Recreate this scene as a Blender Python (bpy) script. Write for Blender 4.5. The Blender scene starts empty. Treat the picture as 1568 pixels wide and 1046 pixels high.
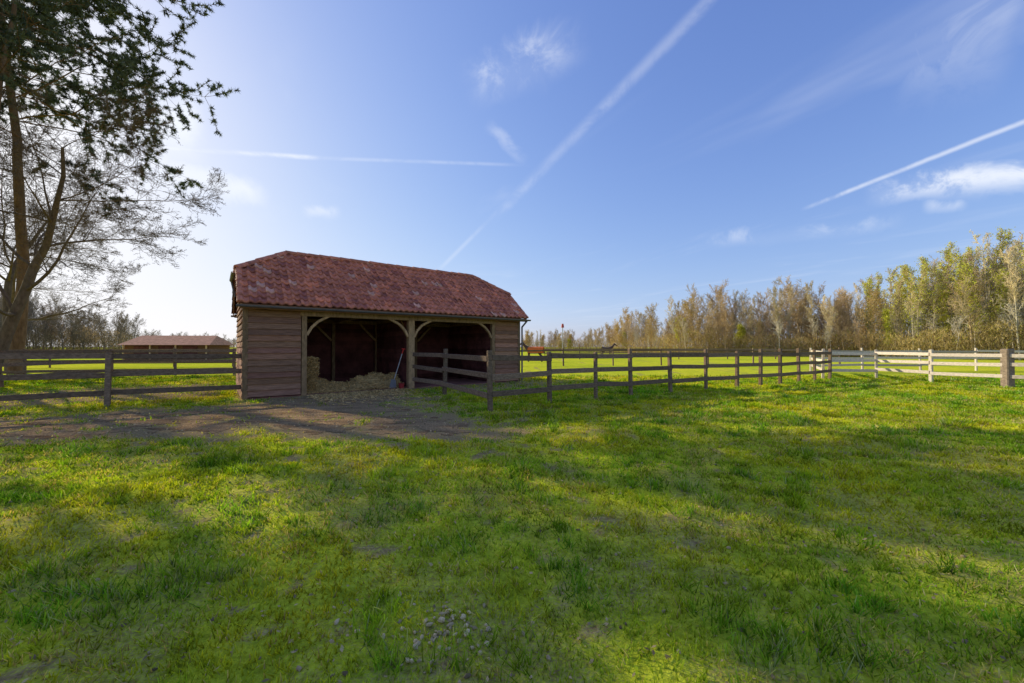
import bpy, bmesh, math, random
import numpy as np
from mathutils import Vector, Matrix
R=math.radians
scene=bpy.context.scene
SUN_AZ=60.0; SUN_EL=23.5      # azimuth left of +Y

# ------------------------------------------------------------------ helpers
def link(o,parent=None):
    scene.collection.objects.link(o)
    if parent is not None: o.parent=parent
    return o
def empty(name,loc=(0,0,0),rz=0):
    e=bpy.data.objects.new(name,None); e.location=loc; e.rotation_euler=(0,0,rz); e.empty_display_size=.3
    return link(e)
def mesh_np(name,V,F,C=None,mat=None,parent=None,smooth=False):
    V=np.asarray(V,dtype=np.float32); F=np.asarray(F,dtype=np.int32)
    me=bpy.data.meshes.new(name)
    m,k=F.shape
    me.vertices.add(len(V)); me.vertices.foreach_set("co",V.ravel())
    me.loops.add(m*k); me.loops.foreach_set("vertex_index",F.ravel())
    me.polygons.add(m)
    me.polygons.foreach_set("loop_start",np.arange(0,m*k,k,dtype=np.int32))
    try: me.polygons.foreach_set("loop_total",np.full(m,k,dtype=np.int32))
    except Exception: pass
    if smooth: me.polygons.foreach_set("use_smooth",np.ones(m,dtype=bool))
    me.update(calc_edges=True)
    if C is not None:
        a=me.color_attributes.new("Col",'FLOAT_COLOR','POINT')
        cc=np.ones((len(V),4),dtype=np.float32); cc[:,:3]=C
        a.data.foreach_set("color",cc.ravel())
    if mat: me.materials.append(mat)
    o=bpy.data.objects.new(name,me); return link(o,parent)

class MB:
    def __init__(s): s.v=[]; s.f=[]; s.c=[]
    def add(s,vs,fs,col):
        n=len(s.v); s.v+= [tuple(a) for a in vs]; s.f+=[tuple(i+n for i in f) for f in fs]; s.c+=[col]*len(vs)
    def hexa(s,p,col):
        s.add(p,[(0,3,2,1),(4,5,6,7),(0,1,5,4),(1,2,6,5),(2,3,7,6),(3,0,4,7)],col)
    def box(s,x0,x1,y0,y1,z0,z1,col=(1,1,1)):
        s.hexa([(x0,y0,z0),(x1,y0,z0),(x1,y1,z0),(x0,y1,z0),(x0,y0,z1),(x1,y0,z1),(x1,y1,z1),(x0,y1,z1)],col)
    def beam(s,a,b,w,h,col=(1,1,1),up=(0,0,1)):
        a=Vector(a);b=Vector(b);d=(b-a).normalized();u=Vector(up)
        if abs(d.dot(u))>.98:u=Vector((0,1,0))
        sd=d.cross(u).normalized();u=sd.cross(d).normalized()
        sd*=w/2;u=u*(h/2)
        s.hexa([a-sd-u,a+sd-u,b+sd-u,b-sd-u,a-sd+u,a+sd+u,b+sd+u,b-sd+u],col)
    def tube(s,a,b,r0,r1,n=10,col=(1,1,1)):
        a=Vector(a);b=Vector(b);d=(b-a).normalized();u=Vector((0,0,1)) if abs(d.z)<.95 else Vector((1,0,0))
        x=d.cross(u).normalized();y=d.cross(x)
        vs=[];
        for c,r in((a,r0),(b,r1)):
            for i in range(n):
                t=2*math.pi*i/n; vs.append(c+x*math.cos(t)*r+y*math.sin(t)*r)
        fs=[(i,(i+1)%n,n+(i+1)%n,n+i) for i in range(n)]+[tuple(range(n-1,-1,-1)),tuple(range(n,2*n))]
        s.add(vs,fs,col)
    def obj(s,name,mat,parent=None,smooth=False,bevel=0):
        me=bpy.data.meshes.new(name); me.from_pydata(s.v,[],s.f); me.update()
        a=me.color_attributes.new("Col",'FLOAT_COLOR','POINT')
        cc=np.ones((len(s.v),4),dtype=np.float32)
        cc[:,:3]=np.array([c if hasattr(c,'__len__') else (c,c,c) for c in s.c])
        a.data.foreach_set("color",cc.ravel()); me.materials.append(mat)
        if smooth:
            for p in me.polygons:p.use_smooth=True
        o=bpy.data.objects.new(name,me); link(o,parent)
        if bevel:
            m=o.modifiers.new("bev",'BEVEL');m.width=bevel;m.segments=1;m.limit_method='ANGLE'
        return o

def _h(ix,iy,s):
    v=np.sin(ix*127.1+iy*311.7+s*74.7)*43758.5453
    return v-np.floor(v)
def vnoise(x,y,s=0):
    x=np.asarray(x,dtype=float);y=np.asarray(y,dtype=float)
    ix=np.floor(x);iy=np.floor(y);fx=x-ix;fy=y-iy
    fx=fx*fx*(3-2*fx);fy=fy*fy*(3-2*fy)
    return (_h(ix,iy,s)*(1-fx)+_h(ix+1,iy,s)*fx)*(1-fy)+(_h(ix,iy+1,s)*(1-fx)+_h(ix+1,iy+1,s)*fx)*fy
def fbm(x,y,s=0,o=4):
    t=0;a=.5;x=np.asarray(x,float);y=np.asarray(y,float)
    for i in range(o):
        t=t+a*vnoise(x+i*17.3,y-i*9.1,s+i);a*=.5
        x,y=(x*1.6-y*1.2),(x*1.2+y*1.6)
    return t/(1-.5**o)
def sstep(a,b,x):
    t=np.clip((x-a)/(b-a),0,1);return t*t*(3-2*t)

# ------------------------------------------------------------------ materials
def newmat(name):
    m=bpy.data.materials.new(name);m.use_nodes=True;nt=m.node_tree
    for n in list(nt.nodes):nt.nodes.remove(n)
    out=nt.nodes.new('ShaderNodeOutputMaterial');return m,nt,out
def N(nt,t,**k):
    n=nt.nodes.new(t)
    for a,b in k.items(): setattr(n,a,b)
    return n
def vcol_mat(name,base,rough=.8,nscale=(6,6,6),amt=.35,bump=.3,spec=.3,coord='Object',metal=0):
    m,nt,out=newmat(name);L=nt.links.new
    p=N(nt,'ShaderNodeBsdfPrincipled');p.inputs['Roughness'].default_value=rough
    p.inputs['Specular IOR Level'].default_value=spec;p.inputs['Metallic'].default_value=metal
    vc=N(nt,'ShaderNodeVertexColor',layer_name="Col")
    tc=N(nt,'ShaderNodeTexCoord');mp=N(nt,'ShaderNodeMapping');mp.inputs['Scale'].default_value=nscale
    L(tc.outputs[coord],mp.inputs[0])
    no=N(nt,'ShaderNodeTexNoise');no.inputs['Scale'].default_value=1;no.inputs['Detail'].default_value=5;no.inputs['Roughness'].default_value=.65
    L(mp.outputs[0],no.inputs['Vector'])
    mr=N(nt,'ShaderNodeMapRange');mr.inputs['From Min'].default_value=.3;mr.inputs['From Max'].default_value=.7
    mr.inputs['To Min'].default_value=1-amt;mr.inputs['To Max'].default_value=1+amt
    L(no.outputs['Fac'],mr.inputs['Value'])
    a=N(nt,'ShaderNodeVectorMath',operation='MULTIPLY');L(vc.outputs['Color'],a.inputs[0]);a.inputs[1].default_value=base
    b=N(nt,'ShaderNodeVectorMath',operation='SCALE');L(a.outputs[0],b.inputs[0]);L(mr.outputs[0],b.inputs['Scale'])
    L(b.outputs[0],p.inputs['Base Color'])
    if bump:
        bp=N(nt,'ShaderNodeBump');bp.inputs['Strength'].default_value=bump;bp.inputs['Distance'].default_value=.02
        L(no.outputs['Fac'],bp.inputs['Height']);L(bp.outputs[0],p.inputs['Normal'])
    L(p.outputs[0],out.inputs[0]);return m
def leaf_mat(name,trans=.45,warm=(1.35,1.15,.5)):
    m,nt,out=newmat(name);L=nt.links.new
    vc=N(nt,'ShaderNodeVertexColor',layer_name="Col")
    d=N(nt,'ShaderNodeBsdfDiffuse');t=N(nt,'ShaderNodeBsdfTranslucent')
    L(vc.outputs[0],d.inputs[0])
    w=N(nt,'ShaderNodeVectorMath',operation='MULTIPLY');L(vc.outputs[0],w.inputs[0]);w.inputs[1].default_value=warm
    L(w.outputs[0],t.inputs[0])
    mx=N(nt,'ShaderNodeMixShader');mx.inputs[0].default_value=trans
    L(d.outputs[0],mx.inputs[1]);L(t.outputs[0],mx.inputs[2]);L(mx.outputs[0],out.inputs[0]);return m

M_siding=vcol_mat("weatherboard",(.37,.19,.105),.85,(3,3,55),.45,.5,spec=.12)
M_timber=vcol_mat("oak_timber",(.43,.27,.135),.85,(14,14,5),.4,.4,spec=.15)
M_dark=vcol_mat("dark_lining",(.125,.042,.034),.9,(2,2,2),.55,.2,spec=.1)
M_tile=vcol_mat("clay_pantile",(.62,.20,.105),.6,(7,7,7),.35,.25,spec=.35)
M_tile2=vcol_mat("far_tile",(.60,.30,.18),.95,(3,3,9),.3,0,spec=.05)
M_zinc=vcol_mat("zinc_gutter",(.16,.14,.14),.5,(4,4,4),.2,.05,spec=.4,metal=.3)
M_fence=vcol_mat("weathered_fence",(.225,.15,.098),.9,(12,12,30),.45,.4,spec=.1)
M_white=vcol_mat("whitewashed_rail",(.64,.53,.42),.85,(12,12,30),.25,.3,spec=.1)
M_bark=vcol_mat("bark",(.17,.12,.075),.9,(9,9,3),.4,.6,spec=.1)
M_twig=vcol_mat("far_bark",(1,1,1),.95,(.5,.5,.5),.25,0,spec=.05)
M_straw=vcol_mat("straw",(.66,.43,.17),.85,(30,30,30),.4,.4,spec=.1)
M_dirtm=vcol_mat("clod",(.57,.43,.26),.95,(30,30,30),.35,.5,spec=.1)
M_paint=vcol_mat("paint",(1,1,1),.5,(9,9,9),.12,.05)
M_blade=leaf_mat("grass_blades",.5,(1.4,1.2,.3))
M_needle=leaf_mat("pine_needles",.12,(1.1,1.2,.7))
M_leaf=leaf_mat("spring_leaves",.4,(1.2,1.1,.7))

# ------------------------------------------------------------------ ground
BO=Vector((-7.6,11.1,0));BA=R(37);UX,UY=math.cos(BA),math.sin(BA)
def barnuv(x,y):
    dx=x-BO.x;dy=y-BO.y
    return dx*UX+dy*UY, -dx*UY+dy*UX
PATH=[(-40,-3),(-14,4.3),(-9.5,5.9),(-7,6.5),(-5.4,6.75),(-3,6.6),(-1.4,6.5),(-.5,6.8),(-.3,7.1),(-.9,7.6),(-1.7,8.4),(-2.5,10.1),(-3.4,13.2),(-3.6,14.1),(-6.3,12.05),(-6.9,11.4),(-6.8,10.3),(-8,9.3),(-10,8.5),(-13.5,7.4),(-40,1.5)]
def path_sd(x,y):
    x=np.asarray(x,float);y=np.asarray(y,float)
    dmin=np.full(x.shape,1e9);ins=np.zeros(x.shape,bool)
    n=len(PATH)
    for i in range(n):
        ax,ay=PATH[i];bx,by=PATH[(i+1)%n]
        ex,ey=bx-ax,by-ay
        t=np.clip(((x-ax)*ex+(y-ay)*ey)/(ex*ex+ey*ey),0,1)
        dmin=np.minimum(dmin,np.hypot(x-ax-t*ex,y-ay-t*ey))
        c=((ay>y)!=(by>y))&(x<(bx-ax)*(y-ay)/((by-ay) if by!=ay else 1e-9)+ax)
        ins^=c
    return np.where(ins,dmin,-dmin)
def edge_noise(x,y): return (fbm(x*1.5,y*1.5,5,5)-.5)*2.4
def ground_h(x,y):
    m=sstep(.1,1.0,-path_sd(x,y))*sstep(9,7,y)
    return m*((fbm(x*.9,y*.9,2,3)-.5)*.12+(fbm(x*5,y*5,9,3)-.5)*.07)
def dirt_w(x,y):
    sd=path_sd(x,y)
    w=sstep(-.9,.4,sd+edge_noise(x,y))*(1-.35*sstep(.58,.72,fbm(x*2.7,y*2.7,71,4)))
    tx=np.clip((x+1)/4.2,0,1);ty=6.9+.15*tx
    tong=np.exp(-((y-ty)/(.55-.25*tx))**2)*(x>-1.5)*(x<3.2)*sstep(3.2,.5,x)
    w=np.maximum(w,tong*sstep(.32,.6,fbm(x*2.3,y*2.3,17,4))*.85)
    near=sstep(2.4,.1,-sd)
    p=fbm(x*4.4,y*4.4,21,4)+near*.14
    w=np.maximum(w,sstep(.62,.80,p)*.75)
    w=np.maximum(w,.5*np.exp(-(((x+.4)/.2)**2+((y-2.08)/.15)**2)))
    u,v=barnuv(x,y)
    b=sstep(-.5,-.1,v)*sstep(4.6,4.1,v)*sstep(-.3,0,u)*sstep(10.4,9.9,u)
    w=np.maximum(w,b)
    q=sstep(-3.2,-1.8,v)*sstep(1,0,v)*sstep(4.8,5.2,u)*sstep(16,11,u)
    w=np.maximum(w,q*.7*sstep(.3,.55,fbm(x*.8,y*.8,31,3)))
    q=sstep(.2,1.5,v)*sstep(9,6,v)*sstep(-.2,-.8,u)
    w=np.maximum(w,q*.8*sstep(.3,.55,fbm(x*.5,y*.5,33,3)))
    return w
def axis(lo,hi,step,far,g=1.16):
    a=list(np.arange(lo,hi,step));s=step;x=a[-1]
    while x<far: s*=g;x+=s;a.append(x)
    s=step;x=a[0];b=[]
    while x>-far: s*=g;x-=s;b.append(x)
    return np.array(b[::-1]+a)
gx=axis(-14,14,.1,1500);gy=axis(.5,12,.1,1500)
GX,GY=np.meshgrid(gx,gy)
nx,ny=len(gx),len(gy)
GZ=ground_h(GX,GY)
V=np.stack([GX.ravel(),GY.ravel(),GZ.ravel()],1)
def gridf(a,b):
    i=np.arange(a*b).reshape(a,b)
    return np.stack([i[:-1,:-1].ravel(),i[:-1,1:].ravel(),i[1:,1:].ravel(),i[1:,:-1].ravel()],1)
F=gridf(ny,nx)
X_,Y_=GX.ravel(),GY.ravel()
dw=dirt_w(X_,Y_)
dw=np.maximum(dw,.42*sstep(15,9,Y_)*sstep(.35,.65,fbm(X_*1.5,Y_*1.5,88,4)))
C=np.stack([dw,fbm(X_*.35,Y_*.35,44,3),dw*0],1)
m,nt,out=newmat("pasture_ground");L=nt.links.new
p=N(nt,'ShaderNodeBsdfDiffuse')
vc=N(nt,'ShaderNodeVertexColor',layer_name="Col");sp=N(nt,'ShaderNodeSeparateColor');L(vc.outputs[0],sp.inputs[0])
tc=N(nt,'ShaderNodeTexCoord')
def noise(sc,det=6,rough=.65,src=None):
    n=N(nt,'ShaderNodeTexNoise');n.inputs['Scale'].default_value=sc;n.inputs['Detail'].default_value=det;n.inputs['Roughness'].default_value=rough
    L(src or tc.outputs['Object'],n.inputs['Vector']);return n
def ramp(f,*st):
    r=N(nt,'ShaderNodeValToRGB');e=r.color_ramp.elements
    e[0].position,e[0].color=st[0][0],(*st[0][1],1);e[1].position,e[1].color=st[-1][0],(*st[-1][1],1)
    for s in st[1:-1]:
        q=e.new(s[0]);q.color=(*s[1],1)
    L(f,r.inputs[0]);return r
n1=noise(2.2,7,.7);n2=noise(28,4,.7);n3=noise(.12,4);n4=noise(70,2,.6)
g1=ramp(n1.outputs['Fac'],(.32,(.40,.43,.035)),(.5,(.56,.58,.04)),(.68,(.68,.65,.06)))
g3=ramp(n3.outputs['Fac'],(.35,(.85,.95,.8)),(.65,(1.2,1.1,1.0)))
mg=N(nt,'ShaderNodeVectorMath',operation='MULTIPLY');L(g1.outputs[0],mg.inputs[0]);L(g3.outputs[0],mg.inputs[1])
g2=ramp(n2.outputs['Fac'],(.3,(.6,.6,.6)),(.7,(1.3,1.3,1.3)))
mg2=N(nt,'ShaderNodeVectorMath',operation='MULTIPLY');L(mg.outputs[0],mg2.inputs[0]);L(g2.outputs[0],mg2.inputs[1])
d1=ramp(n2.outputs['Fac'],(.28,(.20,.13,.055)),(.5,(.37,.25,.115)),(.72,(.55,.41,.20)))
ad=N(nt,'ShaderNodeMath',operation='ADD');L(sp.outputs[0],ad.inputs[0])
mr=N(nt,'ShaderNodeMapRange');mr.inputs['To Min'].default_value=-.6;mr.inputs['To Max'].default_value=.6;L(n4.outputs['Fac'],mr.inputs[0]);L(mr.outputs[0],ad.inputs[1])
fac=N(nt,'ShaderNodeMapRange');fac.inputs['From Min'].default_value=.2;fac.inputs['From Max'].default_value=.75;L(ad.outputs[0],fac.inputs[0])
mx=N(nt,'ShaderNodeMix',data_type='RGBA');L(fac.outputs[0],mx.inputs[0]);L(mg2.outputs[0],mx.inputs[6]);L(d1.outputs[0],mx.inputs[7])
L(mx.outputs[2],p.inputs['Color'])
bp=N(nt,'ShaderNodeBump');bp.inputs['Strength'].default_value=.9;bp.inputs['Distance'].default_value=.03
L(n2.outputs['Fac'],bp.inputs['Height']);L(bp.outputs[0],p.inputs['Normal']);L(p.outputs[0],out.inputs[0])
mesh_np("ground",V,F,C,m,smooth=True)

gs=.08
px=np.arange(-15,1,gs);py=np.arange(3.5,14.5,gs)
PX,PY=np.meshgrid(px,py);sd=path_sd(PX,PY)+edge_noise(PX,PY)
F=gridf(len(py),len(px))
ok=(sd+(fbm(PX*7,PY*7,61,2)-.5)*.6-1.2*sstep(.60,.72,fbm(PX*2.7,PY*2.7,71,4))*(PY<9.5)>.3).ravel();F=F[ok[F].all(1)]
use=np.unique(F);mp=np.full(len(ok),-1);mp[use]=np.arange(len(use));F=mp[F]
V=np.stack([PX.ravel(),PY.ravel(),(ground_h(PX,PY)+.005).ravel()],1)[use]
m,nt,out=newmat("packed_dirt");L=nt.links.new
p=N(nt,'ShaderNodeBsdfDiffuse')
tc=N(nt,'ShaderNodeTexCoord')
mpg=N(nt,'ShaderNodeMapping');mpg.inputs['Rotation'].default_value=(0,0,R(-12));mpg.inputs['Scale'].default_value=(.5,2.2,1);L(tc.outputs['Object'],mpg.inputs[0])
n1=noise(1.7,6,.7,mpg.outputs[0]);n2=noise(30,6,.85)
vo=N(nt,'ShaderNodeTexVoronoi');vo.inputs['Scale'].default_value=38;L(tc.outputs['Object'],vo.inputs['Vector'])
c1=ramp(n2.outputs['Fac'],(.34,(.26,.15,.075)),(.5,(.56,.37,.20)),(.66,(.85,.64,.39)))
c2=ramp(n1.outputs['Fac'],(.36,(.58,.50,.44)),(.5,(.95,.9,.84)),(.64,(1.2,1.17,1.08)))
mg=N(nt,'ShaderNodeVectorMath',operation='MULTIPLY');L(c1.outputs[0],mg.inputs[0]);L(c2.outputs[0],mg.inputs[1]);L(mg.outputs[0],p.inputs['Color'])
bp=N(nt,'ShaderNodeBump');bp.inputs['Strength'].default_value=1;bp.inputs['Distance'].default_value=.06
ax=N(nt,'ShaderNodeMath',operation='SUBTRACT');L(n2.outputs['Fac'],ax.inputs[0]);L(vo.outputs['Distance'],ax.inputs[1]);L(ax.outputs[0],bp.inputs['Height'])
L(bp.outputs[0],p.inputs['Normal']);L(p.outputs[0],out.inputs[0])
mesh_np("dirt_track",V,F,None,m,smooth=True)

# ------------------------------------------------------------------ grass blades
rg=np.random.default_rng(7)
def blades(n,z0,z1):
    y=rg.uniform(z0,z1,n);x=rg.uniform(-1,1,n)*(1.42*y+1.2)
    k=int(n*.55)
    cell=.06+.022*y[:k]
    cx=np.floor(x[:k]/cell);cy=np.floor(y[:k]/cell)
    x[:k]=(cx+_h(cx,cy,3))*cell+rg.normal(0,1,k)*cell*.25
    y[:k]=(cy+_h(cx,cy,4))*cell+rg.normal(0,1,k)*cell*.25
    w=dirt_w(x,y);u,v=barnuv(x,y)
    thin=.4*sstep(.45,.7,fbm(x*1.5,y*1.5,88,4))
    keep=rg.random(n)>np.clip(np.maximum(w*1.12,thin),0,.985)
    keep&=~((u>-.05)&(u<9.95)&(v>-.02)&(v<4.1))
    keep&=y>.9
    x=x[keep];y=y[keep];w=w[keep];n=len(x)
    hgt=(.010+.030*fbm(x*2.1,y*2.1,12,3)**1.5+.022*rg.random(n)**2)*(1+.045*y)*(1-.4*w)
    big=fbm(x*2.6,y*2.6,51,3)>.65
    hgt=hgt*np.where(big,1.9,1.0)
    wd=(.0016+.0011*y)*rg.uniform(.7,1.4,n)
    a=rg.uniform(0,2*np.pi,n);la=rg.uniform(0,2*np.pi,n);ll=rg.uniform(.1,1.3,n)*hgt
    z=ground_h(x,y)
    bx=np.cos(a)*wd;by=np.sin(a)*wd
    b=np.stack([x,y,z-.004],1);t=np.stack([x+np.cos(la)*ll,y+np.sin(la)*ll,z+hgt],1)
    s=np.stack([bx,by,bx*0],1)
    V=np.stack([b-s,b+s,t+s*.3,t-s*.3],1).reshape(-1,3)
    F=np.arange(4*n).reshape(n,4)
    f=fbm(x*.8,y*.8,60,4)[:,None];g=rg.random(n)[:,None]
    green=np.array([.29,.51,.045]);yel=np.array([.70,.68,.035]);dry=np.array([.74,.60,.26])
    tt=np.clip((f-.33)*2.6,0,1)*.75+.25*g
    c=green*(1-tt)+yel*tt
    f2=np.clip((fbm(x*1.6,y*1.6,80,4)-.45)*5,0,1)
    isd=(rg.random(n)<(.07+.30*w+.25*f2))[:,None]
    dk=.45+1.1*fbm(x*3.1,y*3.1,90,4)[:,None]
    c=np.where(isd,dry,c)*rg.uniform(.55,1.25,n)[:,None]*dk
    c=np.where(big[:,None],c*np.array([.62,.85,.8]),c)
    C=np.repeat(c,4,0)
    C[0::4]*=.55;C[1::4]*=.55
    return V,F,np.minimum(C,.78)
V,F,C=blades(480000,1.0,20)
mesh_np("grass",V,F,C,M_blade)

n=5200;y=rg.uniform(1.2,11,n);x=rg.uniform(-1,1,n)*(1.4*y+1)
z=ground_h(x,y)+.014
a=rg.uniform(0,6.28,n);s=rg.uniform(.005,.017,n)*(1+.06*y)
ux=np.stack([np.cos(a),np.sin(a),rg.uniform(-.5,.5,n)],1)*s[:,None];vx=np.stack([-np.sin(a),np.cos(a),rg.uniform(-.5,.5,n)],1)*s[:,None]*.6
c0=np.stack([x,y,z],1)
V=np.stack([c0-ux,c0-vx,c0+ux,c0+vx],1).reshape(-1,3)
cc=np.array([.62,.46,.27])*rg.uniform(.4,1.3,n)[:,None]
mesh_np("leaf_litter",V,np.arange(4*n).reshape(n,4),np.repeat(cc,4,0),M_leaf)

def lumps(name,items,mat,seed=0):
    r=random.Random(seed);bm=bmesh.new();cl=bm.verts.layers.float_color.new("Col")
    for (x,y,z,s,c) in items:
        q=bmesh.ops.create_icosphere(bm,subdivisions=1,radius=s)
        ro=Matrix.Rotation(r.uniform(0,6),3,'Z')@Matrix.Rotation(r.uniform(0,6),3,'X')
        sc=Vector((r.uniform(.8,1.5),r.uniform(.7,1.1),r.uniform(.5,.9)))
        for v in q['verts']:
            k=r.uniform(.7,1.25);p=ro@Vector((v.co.x*sc.x*k,v.co.y*sc.y*k,v.co.z*sc.z*k))
            v.co=p+Vector((x,y,z));v[cl]=(*c,1)
    me=bpy.data.meshes.new(name);bm.to_mesh(me);bm.free();me.materials.append(mat)
    return link(bpy.data.objects.new(name,me))
r=random.Random(3);it=[]
for k in range(85):
    x=-.38+r.gauss(0,.13);y=2.10+r.gauss(0,.09);c=r.uniform(.7,1.5)
    it.append((x,y,float(ground_h(x,y))+r.uniform(.002,.014),r.uniform(.005,.018),(c*1.02,c,c*.9)))
for k in range(10):
    x=-.75+r.gauss(0,.3);y=2.15+r.gauss(0,.12);c=r.uniform(.7,1.4)
    it.append((x,y,float(ground_h(x,y))+.006,r.uniform(.007,.015),(c*1.02,c,c*.9)))
lumps("manure_pile",it,M_dirtm,1)
it=[]
for k in range(700):
    y=r.uniform(1.6,9);x=r.uniform(-1.3,1.2)*y;
    c=r.uniform(.3,1.2)
    it.append((x,y,float(ground_h(x,y))+.004,r.uniform(.004,.014)*(1+.06*y),(c,c*.93,c*.82)))
for k in range(900):
    x=r.uniform(-11,-1);y=r.uniform(5.5,12)
    if float(path_sd(x,y))<.1: continue
    c=r.uniform(.4,1.5)
    it.append((x,y,.008,r.uniform(.008,.022),(c,c*.9,c*.75)))
lumps("pebbles",it,M_dirtm,2)

# ------------------------------------------------------------------ barn
barn=empty("timber_horse_shelter",BO,BA)
rr=random.Random(11)
EV,EZ,SL=-.30,2.77,.839
RV,RZ=2.0,4.70
LEN=9.9
def roofz(v): return EZ+SL*(v-EV) if v<=RV else EZ+SL*((4.3)-v)
def siding(name,a,b,nrm,z0,z1,lim=None,h=.178,mat=M_siding,tone=1):
    mb=MB();z=z0;a=Vector(a);b=Vector(b);nrm=Vector(nrm);d=(b-a).normalized();Ltot=(b-a).length
    while z<z1-.02:
        zt=min(z+h+.02,z1)
        s0,s1=0,Ltot
        if lim: s0,s1=lim(zt)
        if s1-s0>.1:
            c=rr.uniform(.62,1.2)*tone;col=(c*rr.uniform(.95,1.08),c,c*rr.uniform(.92,1.15))
            pts=[]
            sag=rr.uniform(-.008,.008);sg2=rr.uniform(-.008,.008)
            for zz,o0,o1,e in((z+sag,.012,.055,sg2),(zt,-.004,.014,0)):
                A=a+d*s0;B=a+d*s1
                q=[(A+nrm*o1,0),(B+nrm*o1,e),(B+nrm*o0,e),(A+nrm*o0,0)]
                pts+=[(p_.x,p_.y,zz+dz) for p_,dz in q]
            mb.hexa(pts,col)
        z+=h
    return mb.obj(name,mat,barn)
siding("siding_front_west",(0.06,0,0),(1.44,0,0),(0,-1,0),.06,2.62)
siding("siding_front_east",(8.62,0,0),(9.84,0,0),(0,-1,0),.06,2.62)
def gl(zt):
    if zt<roofz(0)-.08: return 0.06,3.94
    v=(zt+.08-EZ)/SL+EV
    return v,4-v
siding("siding_gable_west",(0,0,0),(0,4,0),(-1,0,0),.06,3.78,gl)
siding("siding_gable_east",(LEN,0,0),(LEN,4,0),(1,0,0),.06,3.78,gl)
siding("siding_back",(0,4,0),(LEN,4,0),(0,1,0),.06,2.65)
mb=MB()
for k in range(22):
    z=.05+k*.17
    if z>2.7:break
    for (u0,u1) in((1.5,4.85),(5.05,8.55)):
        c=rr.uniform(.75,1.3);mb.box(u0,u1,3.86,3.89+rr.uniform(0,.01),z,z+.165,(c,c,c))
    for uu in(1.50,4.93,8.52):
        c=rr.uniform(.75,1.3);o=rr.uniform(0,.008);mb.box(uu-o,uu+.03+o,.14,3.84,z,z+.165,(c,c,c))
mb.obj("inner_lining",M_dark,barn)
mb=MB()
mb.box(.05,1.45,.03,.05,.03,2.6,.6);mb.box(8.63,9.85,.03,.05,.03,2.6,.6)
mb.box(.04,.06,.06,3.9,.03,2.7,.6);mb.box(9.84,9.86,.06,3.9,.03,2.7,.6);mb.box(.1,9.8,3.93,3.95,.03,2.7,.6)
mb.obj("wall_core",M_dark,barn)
mb=MB()
def col(k=1):
    c=rr.uniform(.8,1.15)*k;return(c,c*.98,c*.95)
for u0,u1 in((1.46,1.60),(8.46,8.60)): mb.box(u0,u1,-.06,.10,0,2.44,col(.8))
mb.box(4.86,5.08,-.07,.15,0,2.44,col(.85))
for u0 in(-.03,9.80): mb.box(u0,u0+.13,-.05,.08,0,2.62,col(.5))
for u0 in(0,LEN-.1): mb.box(u0,u0+.1,3.9,4.02,0,2.62,col(.7))
mb.box(1.42,8.64,-.055,.095,2.44,2.62,col(.7))
for (u,s,k) in((1.60,1,.55),(4.86,-1,.6),(5.08,1,.6),(8.46,-1,.55)):
    p=[Vector((u+s*.0,.02,1.85)),Vector((u+s*.12,.02,2.08)),Vector((u+s*.32,.02,2.29)),Vector((u+s*(k+.08),.02,2.47))]
    for a,b in zip(p,p[1:]): mb.beam(a,b,.08,.11,col(1.1),up=(0,1,0))
for u in(3.2,6.75):
    mb.box(u-.06,u+.06,3.70,3.84,0,2.5,col(.6))
mb.box(4.90,5.08,3.66,3.84,0,2.5,col(1))
for u,s in((4.99,-1),(4.99,1),(6.75,1),(6.75,-1),(3.2,-1)):
    mb.beam((u+s*.08,3.74,1.75),(u+s*.75,3.74,2.45),.08,.1,col(1.0),up=(0,1,0))
mb.box(1.6,8.5,3.66,3.82,2.45,2.60,col(.8))
for u in(1.5,3.2,4.97,6.75,8.5):
    mb.box(u-.07,u+.07,.12,3.6,2.46,2.62,col(.8))
mb.beam((4.97,.2,1.9),(4.97,.85,2.5),.08,.1,col(.9),up=(1,0,0))
u=.15
while u<9.9:
    for sgn in(0,1):
        if sgn==0: a=(u,-.25,roofz(-.25)-.13);b=(u,1.95,roofz(1.95)-.13)
        else: a=(u,4.25,roofz(-.25)-.13);b=(u,2.05,roofz(1.95)-.13)
        if u<1.3 or u>8.8:
            k=min(1,(u if u<1.3 else 9.98-u)/1.37);vv=.98+(2-.98)*k-.12
            b=(u,vv if sgn==0 else 4-vv,roofz(vv)-.13)
        mb.beam(a,b,.06,.10,col(.7))
    u+=.6
mb.obj("oak_frame",M_timber,barn,bevel=.008)
mb=MB()
def rq(p,c=.8): mb.add(p,[tuple(range(len(p)))],(c,c,c))
def P(u,v,off=-.06): return(u,v,roofz(v)+off)
ridL,ridR=1.27,8.72
rq([P(-.1,-.3),P(10.06,-.3),P(10.06,.98),P(ridR,2),P(ridL,2),P(-.1,.98)])
rq([P(-.1,4.3),P(-.1,3.02),P(ridL,2),P(ridR,2),P(10.06,3.02),P(10.06,4.3)])
rq([P(-.1,.98),P(ridL,2),P(-.1,3.02)]);rq([P(10.06,3.02),P(ridR,2),P(10.06,.98)])
mb.obj("roof_boarding",M_dark,barn)

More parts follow.
